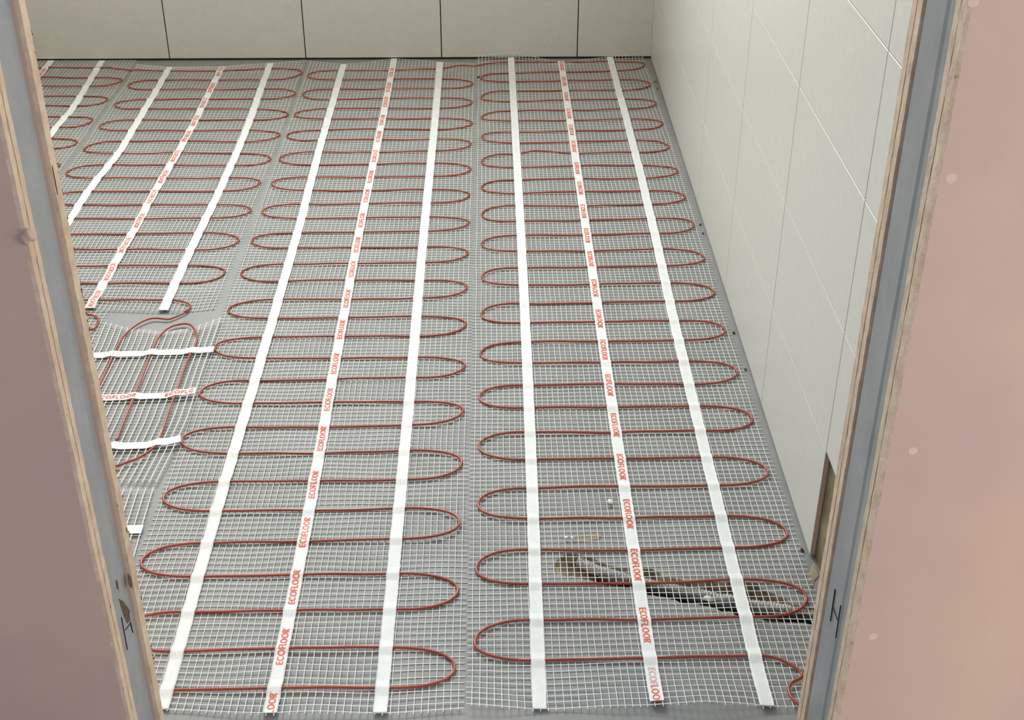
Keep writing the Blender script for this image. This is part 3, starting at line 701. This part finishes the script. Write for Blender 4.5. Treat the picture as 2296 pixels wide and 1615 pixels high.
def run_M():
    t = mat_thing('full-length heating mat just left of the rightmost one', (-.28, 1.25, 0))
    zb = base_z(202)
    ytop = lerpf([-.53, -.52, -.42, -.38, -.285, -.26, -.14, -.04], [3.706, 3.702, 3.682, 3.688, 3.727, 3.724, 3.690, 3.682])
    ybot = lerpf([-.53, -.42, -.29, -.14, -.04], [1.215, 1.2145, 1.2045, 1.203, 1.2095])
    def zf(x, y): return zb(x, y)+0.004*np.clip((1.25-np.asarray(y))/0.05, 0, 1)**2
    X, Y = grid(lerpf([1.2, 1.6, 2.2, 3.7], [-.5190, -.5178, -.5172, -.5156]), lerpf([1.2, 3.7], [-.0468, -.0488]), ybot, ytop, .0098, .0116, 23)
    make_net(t, X, Y, None, True, zf, 23)
    xs = (-.4215, -.286, -.1465)
    lay_cable(t, [cable_path(M_rows, xs, M_tips, False, starts=[(-.0425, 3.6572)]+[tuple(p) for p in M_start[2::-1]], ends=[(-.44, M_rows[-1][0]-.001), (-.47, M_rows[-1][0]-.003)])], zf)
    cl = [(-.4197, 3.681), (-.4222, 3.06), (-.4205, 2.6), (-.4239, 2.066), (-.4285, 1.62), (-.4285, 1.2155)], [(-.2780, 3.728), (-.2800, 3.294), (-.2866, 2.65), (-.2870, 2.06), (-.2856, 1.62), (-.2880, 1.2040)], [(-.1440, 3.692), (-.1440, 3.2), (-.1465, 2.6), (-.1460, 1.9), (-.1475, 1.2030)]
    for j in range(3):
        b = [r_[j] for r_ in M_rows]
        tp = tape(t, cl[j], .0188, zf, b, 70+j, label='tape printed with a repeated red word' if j == 1 else 'plain white tape')
        if j == 1:
            c = np.array(cl[j]); ct = lambda y, c=c: np.interp(y, c[::-1, 1], c[::-1, 0])
            ms = letters['M'][:-1]+[1.2040]
            for m_ in ms: lettering(tp, m_, 1, ct, .0188, zf, b, lo=1.205, hi=3.726)
run_M()

def run_L():
    t = mat_thing('shorter heating mat whose near end stops before the turned offcut', (-.77, 2.3, 0))
    zb = base_z(303)
    ytop = lerpf([-1.03, -1.01, -.92, -.76, -.63, -.53], [3.684, 3.682, 3.662, 3.666, 3.695, 3.712])
    ybot = lerpf([-1.03, -.80, -.75, -.648, -.587, -.54], [2.270, 2.267, 2.258, 2.2520, 2.2535, 2.263])
    def zf(x, y): return zb(x, y)+0.004*np.clip((2.33-np.asarray(y))/0.08, 0, 1)**2*np.clip((np.asarray(x)+.585)/-.02, 0, 1)
    X, Y = grid(lerpf([2.2, 3.7], [-1.005, -1.0065]), lerpf([2.2, 2.7, 3.0, 3.7], [-.5475, -.5392, -.5365, -.5380]), ybot, ytop, .0096, .0116, 35)
    make_net(t, X, Y, None, True, zf, 35)
    xs = (-.918, -.772, -.632)
    tips = [list(p) if p else None for p in L_tips]
    for k in (11, 13, 15, 17): tips[k] = (-1.0, (L_rows[k][1]+L_rows[k+1][1])/2)
    path = cable_path(L_rows, xs, tips, True, starts=[(-1.0087, 3.6318), (-.9584, 3.626)])
    tail = [tuple(p) for p in S_c1[2:6]]
    lay_cable(t, [path+tail], zf)
    W = .0192
    lab = ('plain white tape', 'tape printed with a repeated red word', 'plain white tape')
    cl = tapeL[0]+[[-.932, 2.28]], tapeL[1][:-1]+[[-.786, 2.2600]], tapeL[2][:-1]+[[-.6390, 2.2495]]
    for j in range(3):
        b = [r_[j] for r_ in L_rows]
        c = cl[j]; c = [[c[0][0], float(ytop(c[0][0]))]]+list(c)[1:]
        tp = tape(t, c, W, zf, b, 80+j, label=lab[j])
        if j == 1:
            c = np.array(c); ct = lambda y, c=c: np.interp(y, c[::-1, 1], c[::-1, 0])
            for m_ in [3.622]+letters['L'][1:]: lettering(tp, m_, -1, ct, W, zf, b, lo=2.262, hi=3.664)
run_L()

def run_FL():
    t = mat_thing('heating mat at the far left, mostly hidden behind the left door jamb', (-1.26, 2.9, 0))
    zf = base_z(404)
    f0 = lerpf([0, 1], [0, 0])
    X, Y = grid(lerpf([2.6, 3.75], [-1.512, -1.512]), lerpf([2.6, 3.75], [-1.0275, -1.0275]), lambda x: 2.90+0*np.asarray(x), lambda x: 3.7195+0*np.asarray(x), .0098, .0116, 47)
    make_net(t, X, Y, None, True, zf, 47)
    xs = (-1.41, -1.26, -1.11)
    rows = [[r_[1], r_[1], r_[2]] for r_ in FL_rows]
    tips = [list(p) if p else None for p in FL_tips]
    # row 0 runs on to the next mat; the rest serpentines
    p0 = [(-1.49, rows[0][0])]+[(x, rows[0][1]) for x in (-1.41, -1.26)]+[tuple(p) for p in FL_end[:2]]+[(-1.0087, 3.6318)]
    body = cable_path(rows[1:], xs, tips[1:], True)
    lay_cable(t, [p0, body], zf)
    for j, (c, l) in enumerate((([(-1.410, 3.7195), (-1.410, 2.9)], 'plain white tape'), ([(-1.265, 3.7195), (-1.256, 3.30), (-1.255, 2.9)], 'tape printed with a repeated red word'), ([(-1.1196, 3.7195), (-1.1052, 3.3727), (-1.1097, 3.1976), (-1.11, 2.9)], 'plain white tape'))):
        b = [r_[j] for r_ in rows]
        tp = tape(t, c, .0188, zf, b, 90+j, label=l)
        if j == 1:
            c = np.array(c); ct = lambda y, c=c: np.interp(y, c[::-1, 1], c[::-1, 0])
            for k in range(6): lettering(tp, 3.612-0.12*k, 1, ct, .0188, zf, b, lo=2.9, hi=3.72)
run_FL()

def flat_piece(label, loc, x0f, x1f, y0f, y1f, seed, zlift, fat_y=True, px=.0116, py=.0098):
    t = mat_thing(label, loc); zb = base_z(seed, 0.0030)
    zf = (lambda x, y: zb(x, y)+zlift(np.asarray(x, float), np.asarray(y, float)))
    X, Y = grid(x0f, x1f, y0f, y1f, px, py, seed)
    make_net(t, X, Y, None, not fat_y, zf, seed, 1.3 if fat_y else 1.0)
    return t, zf
# ---- the offcut turned a quarter, its cable running to and fro in depth
def piece_S():
    lift = lambda x, y: 0.0025+0.0045*np.clip((x+.575)/.05, 0, 1)
    K = 0.9945
    t, zf = flat_piece('small heating mat offcut turned sideways beside the left door jamb', (-.63, 1.97, 0),
        lerpf([1.7, 2.12, 2.23], [-.748, -.737, -.741]), lerpf([1.69, 1.78, 1.87, 2.23], [-.538, -.527, -.5215, -.5235]),
        lerpf([-.75, -.6, -.54], [1.7050, 1.7035, 1.7000]), lerpf([-.745, -.70, -.62, -.57, -.52], [2.2050, 2.186, 2.168, 2.180, 2.2115]), 57, lift)
    kk = lambda i: 1-(1-K)*min(1.0, max(0.0, (i-5)/6))
    c1 = [(p[0]*kk(i), p[1]*kk(i)) for i, p in enumerate(S_c1)][4:]+[(-.697, 1.89), (-.699, 1.79)]
    c2 = [tuple(p) for i, p in enumerate(S_c2) if i not in (3, 22)]+[(-.64, 1.733)]
    lay_cable(t, [c1, c2], zf, z0=0.0022)
    bx = (-.7005, -.6280, -.5555)
    W = .0190
    tape(t, [(-0.7349, 2.0844), (-0.6307, 2.0918), (-0.5718, 2.0938), (-0.5143, 2.0975)], W, zf, bx, 110, along='x', label='plain white tape')
    tp = tape(t, [(-0.7310, 1.9413), (-0.6806, 1.9425), (-0.6239, 1.9443), (-0.5718, 1.9473), (-0.5211, 1.9552)], W, zf, bx, 111, along='x', label='tape printed with a repeated red word')
    ct = lambda x: np.interp(x/.9945, [-.735, -.6844, -.6274, -.575, -.5240], [1.954*.9935, 1.9552*.9935, 1.9570*.9935, 1.9600*.9935, 1.9680*.9935])
    for m_ in (-.658, -.539): lettering(tp, m_, 1, ct, W, zf, bx, along='x', lo=-.735, hi=-.5255)
    tape(t, [(-0.7310, 1.7943), (-0.6288, 1.7942), (-0.5556, 1.8002), (-0.5186, 1.8087)], W, zf, (-.7005, -.6265, -.5560), 112, along='x', label='plain white tape')
piece_S()
def piece_N():
    t, zf = flat_piece('narrow corner of heating mat with one short tape end, nearest the left door jamb', (-.62, 1.5, 0),
        lerpf([1.2, 1.7], [-.700, -.700]), lerpf([1.3, 1.5, 1.69], [-.531, -.532, -.538]), lambda x: 1.35+0*np.asarray(x), lerpf([-.7, -.593, -.536], [1.671, 1.672, 1.6765]), 67, lambda x, y: 0.0015+0*x)
    tape(t, [(-.69, 1.577), (-.60, 1.5772), (-.5325, 1.5785)], .0190, zf, (), 120, along='x', label='plain white tape')
    lay_cable(t, [[(-.65, 1.64), (-.65, 1.40)]], zf)
piece_N()
def piece_P():
    t, zf = flat_piece('heating mat corner with a single cable loop, half hidden by the left door jamb', (-.85, 2.1, 0),
        lerpf([1.7, 2.3], [-.990, -.990]), lerpf([1.7, 2.3], [-.7498, -.7515]), lambda x: 1.92+0*np.asarray(x), lambda x: 2.2545+0*np.asarray(x), 77, lambda x, y: 0.0+0*x, fat_y=False, px=.0098, py=.0116)
    pts = [tuple(p) for p in P_c]
    lay_cable(t, [[(-.95, 2.241)]+pts+[(-.95, 2.176)]], zf)
    tape(t, [(-.905, 2.2545), (-.905, 1.92)], .0190, zf, (2.240, 2.177), 130, label='plain white tape')
piece_P()
